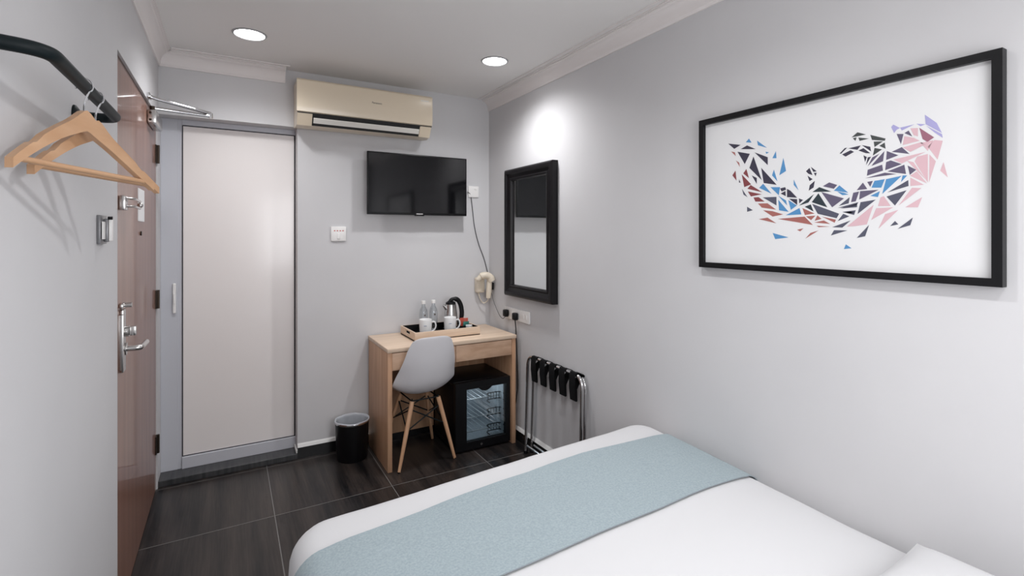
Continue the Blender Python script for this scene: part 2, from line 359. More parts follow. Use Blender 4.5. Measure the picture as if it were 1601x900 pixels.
# overhead door closer
t = thing('door_closer', 'silver overhead closer with a folding arm above the brown entrance door', 'door closer', (XL, 3.2, 2.02))
bm = new(); box(bm, DX+0.001, XL+0.034, 3.09, 3.34, 2.020, 2.088, 0.006); obj('closer_body', bm, M['steel'], t)
bm = new(); cyl(bm, (XL+0.012, 3.13, 2.086), (XL+0.012, 3.13, 2.112), 0.012, 16)
obj('spindle', bm, M['dark_metal'], t)
for z in (2.035, 2.07):
    bm = new(); cyl(bm, (XL+0.008, 3.083, z), (XL+0.008, 3.092, z), 0.006, 10); obj('screw', bm, M['dark_metal'], t)
E_ = Vector((-0.085, 3.195, 2.104))
bm = new(); tube(bm, [(XL+0.012, 3.13, 2.104), tuple(E_)], 0.006, 10, flat=1.6); cyl(bm, E_-Vector((0, 0, 0.012)), E_+Vector((0, 0, 0.016)), 0.010, 14); obj('lower_arm', bm, M['chrome'], t)
bm = new(); tube(bm, [(XL+0.006, 3.06, 2.146), (XL+0.04, 3.07, 2.138), tuple(E_+Vector((0, 0, 0.014)))], 0.006, 10, flat=1.5); box(bm, XL, XL+0.012, 3.03, 3.10, 2.135, 2.160, 0.003); obj('upper_arm', bm, M['chrome'], t)

# ------------------------------------------------------------------ ceiling downlights
def downlight(x, y, label, watts, first=[None]):
    if first[0] is None:
        t = thing('ceiling_downlight', label, 'ceiling light', (x, y, ZC), 'round recessed ceiling downlights')
        bm = new(); lathe(bm, [(0.070, -0.001), (0.074, -0.007), (0.080, -0.006), (0.084, -0.0005), (0.070, -0.0005)], (x, y, ZC), 48); obj('trim_ring', bm, M['lamp_ring'], t)
        bm = new(); lathe(bm, [(0, -0.004), (0.0705, -0.0035), (0.0705, -0.0005), (0, -0.0005)], (x, y, ZC), 48); obj('diffuser', bm, M['lamp'], t)
        first[0] = t
    else: t = dup(first[0], (x, y, ZC), label)
    ld = bpy.data.lights.new('lamp_light', 'SPOT'); ld.energy = watts; ld.color = SPOT_COL; ld.spot_size = math.radians(150); ld.spot_blend = 1.0; ld.shadow_soft_size = 0.065
    lo = bpy.data.objects.new('lamp_light', ld); C.objects.link(lo); lo.parent = t; lo.location = (0, 0, -0.02)
    return t
labs = ['glowing round ceiling downlight nearest the entrance door', 'glowing round ceiling downlight beside the air conditioner, near the right wall',
        'unseen round fill light added above the middle of the bed', 'unseen round fill light added above the head of the bed']
for (x, y), l, e_ in zip(DOWNLIGHTS, labs, SPOT_W): downlight(x, y, l, e_)

# ------------------------------------------------------------------ bed
BW, BE, BF, BH0 = 0.150, 1.772, 1.745, -0.40
def foot_y(x): return 1.712+(x-BW)*0.062
def dz(x, y):
    return 0.030*max(-0.4, min(y-1.25, 0.5))*max(0, min(1, (y+0.3)/0.5))+0.0045*noise.noise(Vector((x*3.1, y*2.3, 0.3)))+0.0018*noise.noise(Vector((x*9, y*9, 2.3)))
TOPZ = 0.550
def duvet_pt(o_, z, ang_pts):
    pass
def bed_ring(off, z, n=14, r0=0.13):
    # rounded outline moved inwards by off
    r = max(r0-off, 0.012); c = max(r0, off+0.012)
    x0, x1, y0, y1 = BW+c, BE-c, BH0+c, c
    pts = []
    def side(a, b, m): return [a.lerp(b, k/m) for k in range(m)]
    rr = max(r0*0.35-off, 0.012) if off < r0*0.35 else 0.012
    cs = [((BW, BH0), 1, 1, r0), ((BE, BH0), -1, 1, r0*0.5), ((BE, None), -1, -1, r0*1.0), ((BW, None), 1, -1, r0)]
    arcs = []
    st = [PI, 1.5*PI, 0, 0.5*PI]
    for i, ((cx, cy), sx, sy, R) in enumerate(cs):
        ri = max(R-off, 0.012); ci = max(R, off+0.012)
        X = cx+sx*ci
        Y = (cy+sy*ci) if cy is not None else (foot_y(cx)+sy*ci)
        arcs.append([Vector((X+ri*math.cos(st[i]+k/8*PI/2), Y+ri*math.sin(st[i]+k/8*PI/2), z)) for k in range(9)])
    for i in range(4):
        pts += arcs[i]
        pts += side(arcs[i][-1], arcs[(i+1) % 4][0], 24)[1:]
    return pts
bt = thing('bed', 'low double bed under a white duvet, pushed against the right wall', 'bed', ((BW+BE)/2, 0.66, 0))
bm = new(); box(bm, BW+0.06, BE-0.02, BH0+0.02, 1.66, 0.06, 0.27, 0.01); obj('bed_base', bm, mat('black_bed_base', (0.03, 0.03, 0.032), 0.8), bt)
bm = new(); box(bm, BW+0.04, BE-0.02, BH0+0.02, 1.67, 0.271, 0.500, 0.05, 4); obj('mattress', bm, M['sheet'], bt)
for x in (BW+0.15, BE-0.15):
    for y in (BH0+0.12, 1.58):
        bm = new(); cyl(bm, (x, y, 0), (x, y, 0.06), 0.025); obj('leg', bm, M['black_plastic'], bt)
bm = new(); rings = []
prof = [(0.004, 0.20), (0.0, 0.30), (0.0, 0.42), (0.003, 0.455)]
RR = 0.085
for k in range(1, 9):
    a = k/8*PI/2; prof.append((0.003+RR*(1-math.cos(a)), TOPZ-RR+RR*math.sin(a)-0.008))
prof += [(0.12, TOPZ-0.004), (0.16, TOPZ-0.001), (0.22, TOPZ+0.001), (0.30, TOPZ+0.003), (0.38, TOPZ+0.004), (0.46, TOPZ+0.005), (0.54, TOPZ+0.006), (0.62, TOPZ+0.006), (0.70, TOPZ+0.007)]
def prof_z(off):
    for (a, za), (b, zb) in zip(prof[3:], prof[4:]):
        if a <= off <= b: return za+(zb-za)*(off-a)/(b-a)
    return TOPZ+0.007
for off, z in prof:
    ring = bed_ring(off, z); wv = max(0, min(1, (0.45-z)/0.25))
    vs_ = []
    for i, p in enumerate(ring):
        q = p.copy(); q.z += dz(p.x, p.y)*(0.4 if z < 0.45 else 1)
        q.x -= 0.006*wv*math.sin(p.y*23)*(1 if p.x < 0.5 else 0); q.y += 0.006*wv*math.sin(p.x*19)*(1 if p.y > 1.4 else 0)
        vs_.append(bm.verts.new(q))
    rings.append(vs_)
for A, B in zip(rings, rings[1:]):
    n = len(A)
    for k in range(n): bm.faces.new((A[k], A[(k+1) % n], B[(k+1) % n], B[k]))
cap = bm.faces.new(rings[-1]); bmesh.ops.triangulate(bm, faces=[cap])
tag(obj('duvet', bm, M['sheet'], ang=80), 'smooth white duvet covering the bed and hanging over its side', 'duvet')

# runner: the same cross-section as the duvet, 4 mm further out
sec = []
for off, z in prof[:19]: sec.append((off, z))
def runner_pt(side, off, z, y):
    x = BW+off if side < 0 else BE-off
    return x, z
path = [(BW+o_, z, o_) for o_, z in prof if o_ < 0.60]
path[0] = (BW+0.003, 0.215, 0)
pl = [(x, z) for x, z, _ in path]
pr_ = [(BE-(x-BW), z) for x, z in reversed(pl)]
full = pl+[(BW+0.7, TOPZ+0.007), (BW+0.811, TOPZ+0.007), (BW+0.92, TOPZ+0.007)]+pr_
full = full[:-2]+[(BE-0.001, 0.40)]
nrm = []
for i in range(len(full)):
    a = Vector(full[max(i-1, 0)]); b_ = Vector(full[min(i+1, len(full)-1)]); d = (b_-a).normalized(); nrm.append(Vector((-d.y, d.x)))
bm = new(); NY = 16; grid = []
for j in range(NY+1):
    row = []
    for (x, z), nn in zip(full, nrm):
        s = (x-BW)/(BE-BW)
        yf = 1.478+0.112*min(s*1.6, 1)+0.004*math.sin(x*11); yn = 1.120+0.060*min(s*1.2, 1)+0.003*math.sin(x*14+1)
        if z < 0.5 and x < 0.5: yf -= (0.5-z)*0.12
        y = yn+(yf-yn)*j/NY
        zz = z+dz(x, y)*(0.4 if z < 0.45 else 1)
        row.append(bm.verts.new((x+nn.x*0.0055, y, zz+nn.y*0.0055)))
    grid.append(row)
for j in range(NY):
    for i in range(len(full)-1): bm.faces.new((grid[j][i], grid[j][i+1], grid[j+1][i+1], grid[j+1][i]))
bmesh.ops.recalc_face_normals(bm, faces=bm.faces)
top = [f for f in bm.faces if abs(f.normal.z) > 0.9]
if sum(f.normal.z for f in top) < 0: bmesh.ops.reverse_faces(bm, faces=bm.faces)
r = bmesh.ops.solidify(bm, geom=list(bm.faces), thickness=-0.0035)
ru = tag(obj('bed_runner', bm, M['runner'], ang=60), 'blue-grey woven runner laid across the foot of the white bed', 'bed runner')
bm = new(); rowp = [grid_p for grid_p in []]
for i in range(len(full)): pass
hem = []
for (x, z), nn in zip(full, nrm):
    s = (x-BW)/(BE-BW); y = 1.120+0.060*min(s*1.2, 1)+0.003*math.sin(x*14+1)
    hem.append((x+nn.x*0.0055, y, z+nn.y*0.0065+dz(x, y)))
tube(bm, hem[2:], 0.0016, 8); obj('hem', bm, M['runner_hem'], ru)['label'] = 'darker stitched hem'

# pillow
def pillow(cx, cy, cz, lx, ly, h, rz):
    bm = new(); n = 22; up = []; dn = []
    R = Matrix.Rotation(rz, 3, 'Z')
    for j in range(n+1):
        ru_, rd = [], []
        for i in range(n+1):
            u = i/n*2-1; v = j/n*2-1
            e = (1-abs(u)**2.6)*(1-abs(v)**2.6); hh = h*0.5*max(e, 0)**0.42
            k = 1-0.06*(1-abs(u))*0-0.05*(v*v)*(1-u*u)*0
            x = u*lx/2*(1-0.05*(1-v*v)*abs(u)); y = v*ly/2*(1-0.06*(1-u*u)*abs(v))
            wr = 0.004*noise.noise(Vector((x*12, y*12, 1.7)))
            p = R @ Vector((x, y, 0))
            ru_.append(bm.verts.new((cx+p.x, cy+p.y, cz+hh+wr*(hh > 0.01))))
            rd.append(ru_[-1] if (i in (0, n) or j in (0, n)) else bm.verts.new((cx+p.x, cy+p.y, cz-hh*0.55)))
        up.append(ru_); dn.append(rd)
    for j in range(n):
        for i in range(n):
            bm.faces.new((up[j][i], up[j][i+1], up[j+1][i+1], up[j+1][i]))
            try: bm.faces.new((dn[j][i], dn[j+1][i], dn[j+1][i+1], dn[j][i+1]))
            except ValueError: pass
    return bm
tag(obj('pillow', pillow(1.395, 0.405, 0.572, 0.62, 0.50, 0.10, 0.0), M['sheet'], ang=80), 'white pillow on the bed against the right wall', 'pillow')

# ------------------------------------------------------------------ desk
DX0, DX1, DYF, DYB, DT = 0.838, 1.745, 2.992, 3.476, 0.755
t = thing('desk', 'pale oak writing desk with two plain drawers standing in the far corner', 'desk', ((DX0+DX1)/2, (DYF+DYB)/2, 0))
bm = new(); box(bm, DX0, DX1, DYF, DYB, DT-0.024, DT, 0.0015); obj('tabletop', bm, M['oak_top'], t)
for x in (DX0+0.003, DX1-0.031):
    bm = new(); box(bm, x, x+0.028, DYF+0.006, DYB-0.004, 0, DT-0.0245, 0.001); obj('side_panel', bm, M['oak_shaded_side'], t)
bm = new(); box(bm, DX0+0.0315, DX1-0.0315, DYB-0.040, DYB-0.022, 0.06, DT-0.025, 0.001); obj('back_panel', bm, M['oak_shaded_side'], t)
bm = new(); box(bm, DX0+0.0315, DX1-0.0315, DYF+0.040, DYB-0.045, 0.622, 0.632); obj('drawer_bottom', bm, M['oak_shaded_side'], t)
xm = 1.291
for x0, x1 in ((DX0+0.0325, xm-0.0015), (xm+0.0015, DX1-0.0325)):
    bm = new(); box(bm, x0, x1, DYF+0.010, DYF+0.030, 0.618, DT-0.030, 0.0015); obj('drawer_front', bm, M['oak_shaded_front'], t)

# ------------------------------------------------------------------ mini fridge
FX0, FX1, FY, FZ = 1.297, 1.710, 3.020, 0.468
t = thing('mini_fridge', 'small black fridge with a glass door standing under the right half of the desk', 'fridge', ((FX0+FX1)/2, 3.22, 0))
bm = new()
box(bm, FX0, FX1, FY+0.036, FY+0.40, 0.446, FZ, 0.003); box(bm, FX0, FX1, FY+0.036, FY+0.40, 0.012, 0.050, 0.003)
box(bm, FX0, FX0+0.028, FY+0.036, FY+0.40, 0.045, 0.45, 0.003); box(bm, FX1-0.028, FX1, FY+0.036, FY+0.40, 0.045, 0.45, 0.003); box(bm, FX0, FX1, FY+0.375, FY+0.40, 0.045, 0.45, 0.003)
obj('cabinet', bm, M['black_plastic'], t)
bm = new()
box(bm, FX0+0.030, FX1-0.030, FY+0.368, FY+0.374, 0.052, 0.444); box(bm, FX0+0.0285, FX0+0.034, FY+0.04, FY+0.37, 0.052, 0.444); box(bm, FX1-0.034, FX1-0.0285, FY+0.04, FY+0.37, 0.052, 0.444); box(bm, FX0+0.034, FX1-0.034, FY+0.04, FY+0.368, 0.0505, 0.056)
obj('inner_liner', bm, M['fridge_in'], t)
for z, d in ((0.31, 0.26), (0.20, 0.30), (0.105, 0.30)):
    bm = new()
    tube(bm, [(FX0+0.036, FY+0.37-d, z), (FX1-0.036, FY+0.37-d, z)], 0.004, 8)
    for k in range(9):
        x = FX0+0.045+k*(FX1-FX0-0.09)/8; tube(bm, [(x, FY+0.37-d, z), (x, FY+0.366, z)], 0.002, 6)
    obj('shelf', bm, M['wire_white'], t)
WX0, WX1, WZ0, WZ1 = 1.378, 1.680, 0.066, 0.418
def frame4(bm, x0, x1, z0, z1, a0, a1, b0, b1, y0, y1):
    box(bm, x0, a0, y0, y1, z0, z1); box(bm, a1, x1, y0, y1, z0, z1); box(bm, a0, a1, y0, y1, z0, b0); box(bm, a0, a1, y0, y1, b1, z1)
bm = new(); frame4(bm, FX0, FX1, 0.014, FZ-0.002, WX0, WX1, WZ0, WZ1, FY, FY+0.034)
dr = obj('door', bm, M['black_plastic'], t)
bm = new(); box(bm, WX0, WX1, FY+0.010, FY+0.014, WZ0, WZ1); obj('glass_pane', bm, M['fridge_glass'], dr)['label'] = 'clear glass pane'
bm = new()
pts = []
for k in range(13):
    a = k/12; pts.append((1.462+0.110*a, FY-0.001, WZ1+0.006-0.030*math.sin(a*PI)**0.8))
prism(bm, pts, (0, 0.009, 0)); obj('grip', bm, M['black_plastic'], dr)
for j, z in enumerate((0.075, 0.185, 0.295)):
    bm = new()
    for dz_ in (0.0, 0.045):
        tube(bm, smooth_path([(WX1-0.115, FY+0.030, z+dz_), (WX1-0.105, FY+0.085, z+dz_), (WX1-0.010, FY+0.085, z+dz_), (WX1-0.002, FY+0.030, z+dz_)], 5), 0.0035, 8)
    for k in range(5):
        x = WX1-0.10+k*0.022; tube(bm, [(x, FY+0.085, z), (x, FY+0.085, z+0.045)], 0.0022, 6)
    obj('door_rack', bm, M['black_cable'], dr)
bm = new(); cyl(bm, (1.487, FY-0.003, 0.038), (1.487, FY+0.001, 0.038), 0.008, 16); obj('badge', bm, M['steel'], dr)['label'] = 'small silver badge'
for x in (FX0+0.04, FX1-0.04):
    for y in (FY+0.08, FY+0.36):
        bm = new(); cyl(bm, (x, y, 0), (x, y, 0.013), 0.014, 14); obj('foot', bm, M['black_plastic'], t)
ld = bpy.data.lights.new('fridge_lamp', 'POINT'); ld.energy = 1.1; ld.color = (0.90, 0.96, 1.0); ld.shadow_soft_size = 0.02
lo = bpy.data.objects.new('fridge_lamp', ld); C.objects.link(lo); lo.location = (1.50-((FX0+FX1)/2), FY+0.14-3.22, 0.41); lo.parent = t

# ------------------------------------------------------------------ chair
def make_chair(loc, rz):
    t = thing('shell_chair', 'pale grey moulded plastic chair on beech legs, pulled up to the oak desk', 'chair', loc)
    rows = [(-0.236, 0.826, 0.142, 0.018, 0), (-0.237, 0.812, 0.150, 0.022, 0), (-0.232, 0.765, 0.168, 0.028, 0), (-0.224, 0.700, 0.187, 0.038, 0), (-0.214, 0.640, 0.205, 0.055, 0.0),
            (-0.198, 0.580, 0.220, 0.082, 0.10), (-0.176, 0.525, 0.231, 0.096, 0.25), (-0.140, 0.478, 0.235, 0.098, 0.50), (-0.095, 0.446, 0.235, 0.088, 0.75),
            (-0.04, 0.430, 0.232, 0.076, 0.95), (0.03, 0.424, 0.232, 0.060, 1), (0.10, 0.427, 0.230, 0.045, 1), (0.165, 0.435, 0.224, 0.030, 1), (0.212, 0.434, 0.210, 0.016, 1), (0.238, 0.420, 0.190, 0.004, 1), (0.243, 0.404, 0.172, 0, 1)]
    bm = new(); n = 30; g = []
    def cr(i, t):
        q = [rows[max(min(i+j, len(rows)-1), 0)] for j in (-1, 0, 1, 2)]
        return [0.5*(2*b+(c-a)*t+(2*a-5*b+4*c-d)*t*t+(3*b-a-3*c+d)*t**3) for a, b, c, d in zip(*q)]
    fine = [cr(i, t/3) for i in range(len(rows)-1) for t in range(3)]+[list(rows[-1])]
    for y, z, wd, wrap, k in fine:
        row = []
        for i in range(n+1):
            u = i/n*2-1; e = max(wrap, 0)*abs(u)**2.4
            row.append(bm.verts.new((0.885*wd*u, y+e*(1-k), z+e*k-0.022*abs(u)**4*max(0, min(1, (z-0.74)/0.08)))))
        g.append(row)
    for j in range(len(g)-1):
        for i in range(n): bm.faces.new((g[j][i], g[j][i+1], g[j+1][i+1], g[j+1][i]))
    bmesh.ops.recalc_face_normals(bm, faces=bm.faces)
    bmesh.ops.solidify(bm, geom=list(bm.faces), thickness=0.006)
    bmesh.ops.translate(bm, verts=bm.verts, vec=Vector(loc)); obj('seat_shell', bm, M['shell'], t, ang=70)
    T_ = Vector(loc)
    for sx in (-1, 1):
        for sy in (-1, 1):
            a = Vector((sx*0.088, -0.105 if sy < 0 else 0.095, 0.408)); b = Vector((sx*0.187, -0.145 if sy < 0 else 0.22, 0.004))
            bm = new(); tube(bm, [a+T_, a.lerp(b, 0.5)+T_, b+T_], [0.0145, 0.0135, 0.0095], 16); lg = obj('leg', bm, M['leg_wood'], t)
            bm = new(); cyl(bm, b+T_-Vector((0, 0, 0.004)), b+T_+Vector((0, 0, 0.004)), 0.0095, 14); obj('foot_cap', bm, M['black_plastic'], lg)
    bm = new()
    def W(a, b, r=0.0042): tube(bm, [Vector(a)+T_, Vector(b)+T_], r, 8)
    for sx in (-1, 1):
        W((sx*0.088, -0.105, 0.408), (sx*0.088, 0.095, 0.408)); 
        W((sx*0.10, -0.110, 0.36), (sx*0.128, 0.145, 0.235)); W((sx*0.10, 0.108, 0.36), (sx*0.128, -0.122, 0.235))
        W((sx*0.088, -0.105, 0.408), (sx*0.088, -0.105, 0.424)); W((sx*0.088, 0.095, 0.408), (sx*0.088, 0.095, 0.424))
    for sy, y1, y2 in ((-1, -0.110, -0.122), (1, 0.108, 0.145)):
        W((-0.088, y1+0.008, 0.408), (0.088, y1+0.008, 0.408)); W((-0.10, y1, 0.36), (0.128, y2, 0.235)); W((0.10, y1, 0.36), (-0.128, y2, 0.235))
    obj('wire_brace', bm, M['black_metal'], t)
    t.rotation_euler = (0, 0, rz)
    return t
make_chair((1.082, 3.120, 0), math.radians(2.5))

# ------------------------------------------------------------------ waste bin
bx, by = 0.700, 3.330
t = thing('waste_bin', 'small round black waste bin with a clear liner, between bathroom door and desk', 'bin', (bx, by, 0))
bm = new(); lathe(bm, [(0, 0.0), (0.092, 0.0), (0.096, 0.006), (0.106, 0.245), (0.103, 0.245), (0.093, 0.008), (0, 0.008)], (bx, by, 0), 40); obj('bucket', bm, M['black_plastic'], t)
bm = new(); lathe(bm, [(0.1065, 0.236), (0.1085, 0.240), (0.1085, 0.246), (0.1060, 0.250), (0.1015, 0.247), (0.1025, 0.240)], (bx, by, 0), 40); obj('rim', bm, M['chrome'], t)['label'] = 'shiny metal rim'
bm = new(); prof_l = [(0.1088, 0.2475), (0.1085, 0.2525), (0.1060, 0.2545), (0.102, 0.254), (0.0985, 0.235), (0.094, 0.16), (0.088, 0.06), (0.06, 0.02), (0, 0.016)]
lathe(bm, prof_l, (bx, by, 0), 48)
for v in bm.verts:
    a = math.atan2(v.co.y-by, v.co.x-bx); d = math.hypot(v.co.x-bx, v.co.y-by)
    if d > 0.02:
        k = 1+0.012*math.sin(a*9+v.co.z*40)*(1 if v.co.z < 0.24 else 0.3); k = min(k, 1.0) if 0.12 < d*k and False else k
        if v.co.z < 0.235: k = min(k, 0.995); 
        v.co.x = bx+(v.co.x-bx)*k; v.co.y = by+(v.co.y-by)*k
        v.co.z += 0.0015*math.sin(a*5+1)*(v.co.z > 0.22)
obj('liner', bm, M['liner'], t, ang=80)['label'] = 'crinkled clear plastic liner'

# ------------------------------------------------------------------ air conditioner
ax0, ax1, ay, az0, az1 = 0.362, 1.236, YB-0.205, 2.130, 2.416
t = thing('air_conditioner', 'cream split air conditioner on the far wall above the television', 'air conditioner', ((ax0+ax1)/2, YB, az0))
bm = new()
prism(bm, [(ax0+0.004, YB-0.001, az0+0.012), (ax0+0.004, YB-0.10, az0), (ax0+0.004, YB-0.150, az0+0.012), (ax0+0.004, ay+0.020, az0+0.072), (ax0+0.004, ay+0.012, az1-0.006), (ax0+0.004, ay+0.02, az1), (ax0+0.004, YB-0.001, az1)], (ax1-ax0-0.008, 0, 0))
obj('housing', bm, M['ac'], t)
bm = new(); prism(bm, [(ax0, ay+0.006, az0+0.085), (ax0, ay+0.018, az0+0.078), (ax0, ay+0.018, az1-0.001), (ax0, ay+0.010, az1-0.001), (ax0, ay, az1-0.012), (ax0, ay-0.002, az0+0.12)], (ax1-ax0, 0, 0)); obj('front_panel', bm, M['ac'], t)
sx0, sx1 = ax0+0.092, ax1-0.085
bm = new(); prism(bm, [(sx0, YB-0.150-0.001, az0+0.010), (sx0, ay+0.020-0.003, az0+0.074), (sx0, ay+0.03, az0+0.074), (sx0, YB-0.13, az0+0.012)], (sx1-sx0, 0, 0)); obj('air_outlet', bm, M['dark'], t)['label'] = 'dark air outlet slot'
bm = new(); prism(bm, [(sx0+0.006, YB-0.172, az0+0.024), (sx0+0.006, YB-0.184, az0+0.048), (sx0+0.006, YB-0.190, az0+0.052), (sx0+0.006, YB-0.192, az0+0.046), (sx0+0.006, YB-0.178, az0+0.020)], (sx1-sx0-0.012, 0, 0)); obj('louvre', bm, M['ac_lou'], t)['label'] = 'pale louvre blade'
for xx in (ax0+0.004, sx1+0.001):
    x2 = sx0-0.001 if xx < 0.7 else ax1-0.004
    bm = new(); prism(bm, [(xx, YB-0.154, az0+0.006), (xx, ay+0.012, az0+0.074), (xx, ay+0.03, az0+0.074), (xx, YB-0.14, az0+0.006)], (x2-xx, 0, 0)); obj('end_cap', bm, M['ac'], t)
bm = new(); box(bm, ax0+0.004, ax1-0.002, ay+0.010, ay+0.02, az0+0.0745, az0+0.0795); obj('panel_gap', bm, M['dark'], t)['label'] = 'dark shadow gap'
RX = Matrix.Rotation(PI/2, 4, 'X')
obj('brand_lettering', text('Panasonic', 0.017, Matrix.Translation((0.850, ay-0.0018, az0+0.190)) @ RX), M['grey_text'], t, smooth=False)['label'] = 'small dark lettering'
bm = new(); box(bm, ax1-0.085, ax1-0.028, ay-0.0012, ay+0.004, az1-0.042, az1-0.034); obj('sticker', bm, M['ac_lou'], t)['label'] = 'faint pale sticker'

# ------------------------------------------------------------------ television
tx0, tx1, tz0, tz1, ty = 0.812, 1.546, 1.592, 2.020, YB-0.100
t = thing('television', 'flat black wall-mounted television beneath the air conditioner', 'television', ((tx0+tx1)/2, YB, tz0))
bm = new(); box(bm, tx0, tx1, ty, ty+0.022, tz0, tz1, 0.003); box(bm, tx0+0.12, tx1-0.12, ty+0.022, ty+0.050, tz0+0.03, tz1-0.12, 0.006); obj('cabinet', bm, M['black_plastic'], t)
bm = new(); box(bm, tx0+0.008, tx1-0.008, ty-0.0008, ty+0.001, tz0+0.016, tz1-0.008); obj('screen', bm, M['tv_screen'], t)['label'] = 'glossy dark screen'
bm = new(); box(bm, 1.08, 1.28, YB-0.008, YB-0.0005, 1.70, 1.90); box(bm, 1.12, 1.15, YB-0.05, YB-0.008, 1.72, 1.88); box(bm, 1.21, 1.24, YB-0.05, YB-0.008, 1.72, 1.88); obj('wall_bracket', bm, M['black_metal'], t)
bm = new(); box(bm, 1.155, 1.203, ty-0.0012, ty+0.004, tz0+0.004, tz0+0.012); obj('logo_badge', bm, M['steel'], t)['label'] = 'small silver badge'
bm = new(); box(bm, 1.145, 1.215, ty+0.002, ty+0.014, tz0-0.006, tz0+0.001, 0.002); obj('sensor', bm, M['black_plastic'], t)

# ------------------------------------------------------------------ switches and sockets
t = thing('wall_switch', 'square white switch plate on the far wall below and left of the television', 'switch', (0.643, YB, 1.408))
bm = new(); box(bm, 0.594, 0.691, YB-0.011, YB-0.0003, 1.410, 1.507, 0.003); obj('plate', bm, M['white_plastic'], t)
bm = new(); box(bm, 0.633, 0.652, YB-0.015, YB-0.010, 1.424, 1.462, 0.002); obj('rocker', bm, M['white_plastic'], t)
bm = new()
for k in range(4): box(bm, 0.612+k*0.018, 0.622+k*0.018, YB-0.0116, YB-0.0108, 1.476, 1.483)
obj('printed_marks', bm, M['red_text'], t)['label'] = 'faint red print'

t = thing('wall_socket', 'white socket plate on the far wall beside the television', 'socket', (1.648, YB, 1.741))
bm = new(); box(bm, 1.602, 1.690, YB-0.010, YB-0.0003, 1.742, 1.828, 0.003); obj('plate', bm, M['white_plastic'], t)
bm = new(); box(bm, 1.652, 1.668, YB-0.014, YB-0.009, 1.80, 1.815, 0.002); obj('rocker', bm, M['white_plastic'], t)

t = thing('socket_strip', 'long white double socket plate under the black mirror', 'socket', (XR, 3.05, 0.845))
bm = new(); box(bm, XR-0.011, XR-0.0003, 2.870, 3.215, 0.842, 0.925, 0.003); obj('plate', bm, M['white_plastic'], t)
for y in (3.105, 2.945, 2.905):
    bm = new(); box(bm, XR-0.016, XR-0.010, y-0.010, y+0.010, 0.870, 0.900, 0.002); obj('rocker', bm, M['white_plastic'], t)
def plug(y, z, label, drop):
    t = thing('plug', label, 'plug', (XR-0.03, y, z-0.03), 'black plugs in the long socket plate')
    bm = new(); box(bm, XR-0.046, XR-0.0115, y-0.022, y+0.022, z-0.026, z+0.026, 0.010, 3); obj('plug_body', bm, M['black_plastic'], t)
    return t
plug(3.165, 0.882, 'black plug nearer the corner, its thin lead running to the hair dryer', 0)
plug(3.030, 0.876, 'black plug farther from the corner, its lead dropping beside the desk', 0)
bm = new(); tube(bm, smooth_path([(XR-0.030, 3.030, 0.856), (XR-0.024, 3.027, 0.79), (XR-0.020, 3.02, 0.60), (XR-0.018, 3.01, 0.42), (XR-0.020, 3.02, 0.33), (XR-0.020, 3.06, 0.22), (XR-0.020, 3.20, 0.09)], 8), 0.0042, 8)
tag(obj('power_cable', bm, M['black_cable']), 'black cable hanging from the right plug down beside the oak desk', 'cable')
bm = new(); tube(bm, smooth_path([(XR-0.030, 3.165, 0.860), (XR-0.035, 3.20, 0.838), (XR-0.022, 3.28, 0.855), (XR-0.022, 3.36, 0.935), (XR-0.026, 3.395, 1.00), (XR-0.036, 3.402, 1.045)], 8), 0.0028, 8)
tag(obj('dryer_cable', bm, M['cable']), 'thin grey cable curving from the left plug up to the hair dryer', 'cable')
cp = [pix(736, 306, 1, YB-0.006), pix(739, 330, 1, YB-0.006), pix(742, 355, 1, YB-0.005), pix(748, 380, 1, YB-0.005), pix(757, 405, 1, YB-0.005), pix(763, 428, 1, YB-0.006)]
cp = [pix(731, 300, 1, YB-0.012)]+cp
bm = new(); tube(bm, smooth_path(cp, 8), 0.0034, 8)
tag(obj('television_cable', bm, M['cable']), 'grey cable hanging on the far wall between television and hair dryer', 'cable')

# hair dryer on its wall holder
t = thing('hair_dryer', 'ivory wall hair dryer hanging in the far corner over the desk', 'hair dryer', (1.70, YB, 0.98))
bm = new(); box(bm, 1.652, 1.724, YB-0.055, YB-0.001, 1.005, 1.125, 0.016, 4); obj('wall_holder', bm, M['cream_dryer'], t)
bm = new(); tube(bm, smooth_path([(1.650, 3.415, 1.108), (1.675, 3.405, 1.135), (1.710, 3.392, 1.142), (1.738, 3.386, 1.128), (1.752, 3.384, 1.100)], 6), [0.020]*6+[0.028]*13+[0.030]*6, 18); hd = obj('dryer_head', bm, M['cream_dryer'], t)
bm = new(); tube(bm, [(1.738, 3.392, 1.105), (1.735, 3.395, 1.02), (1.732, 3.398, 0.968)], [0.020, 0.021, 0.018], 16, flat=1.0); obj('handle', bm, M['cream_dryer'], t)
bm = new(); box(bm, 1.758, 1.774, 3.385, 3.415, 1.03, 1.085, 0.004); obj('switch_slider', bm, M['black_plastic'], t)['label'] = 'dark switch'
bm = new(); tube(bm, smooth_path([(1.672, 3.45, 1.006), (1.690, 3.45, 0.955), (1.715, 3.45, 0.925), (1.738, 3.43, 0.94), (1.733, 3.40, 0.970)], 6), 0.004, 8); obj('coiled_lead', bm, M['cream_dryer'], t)

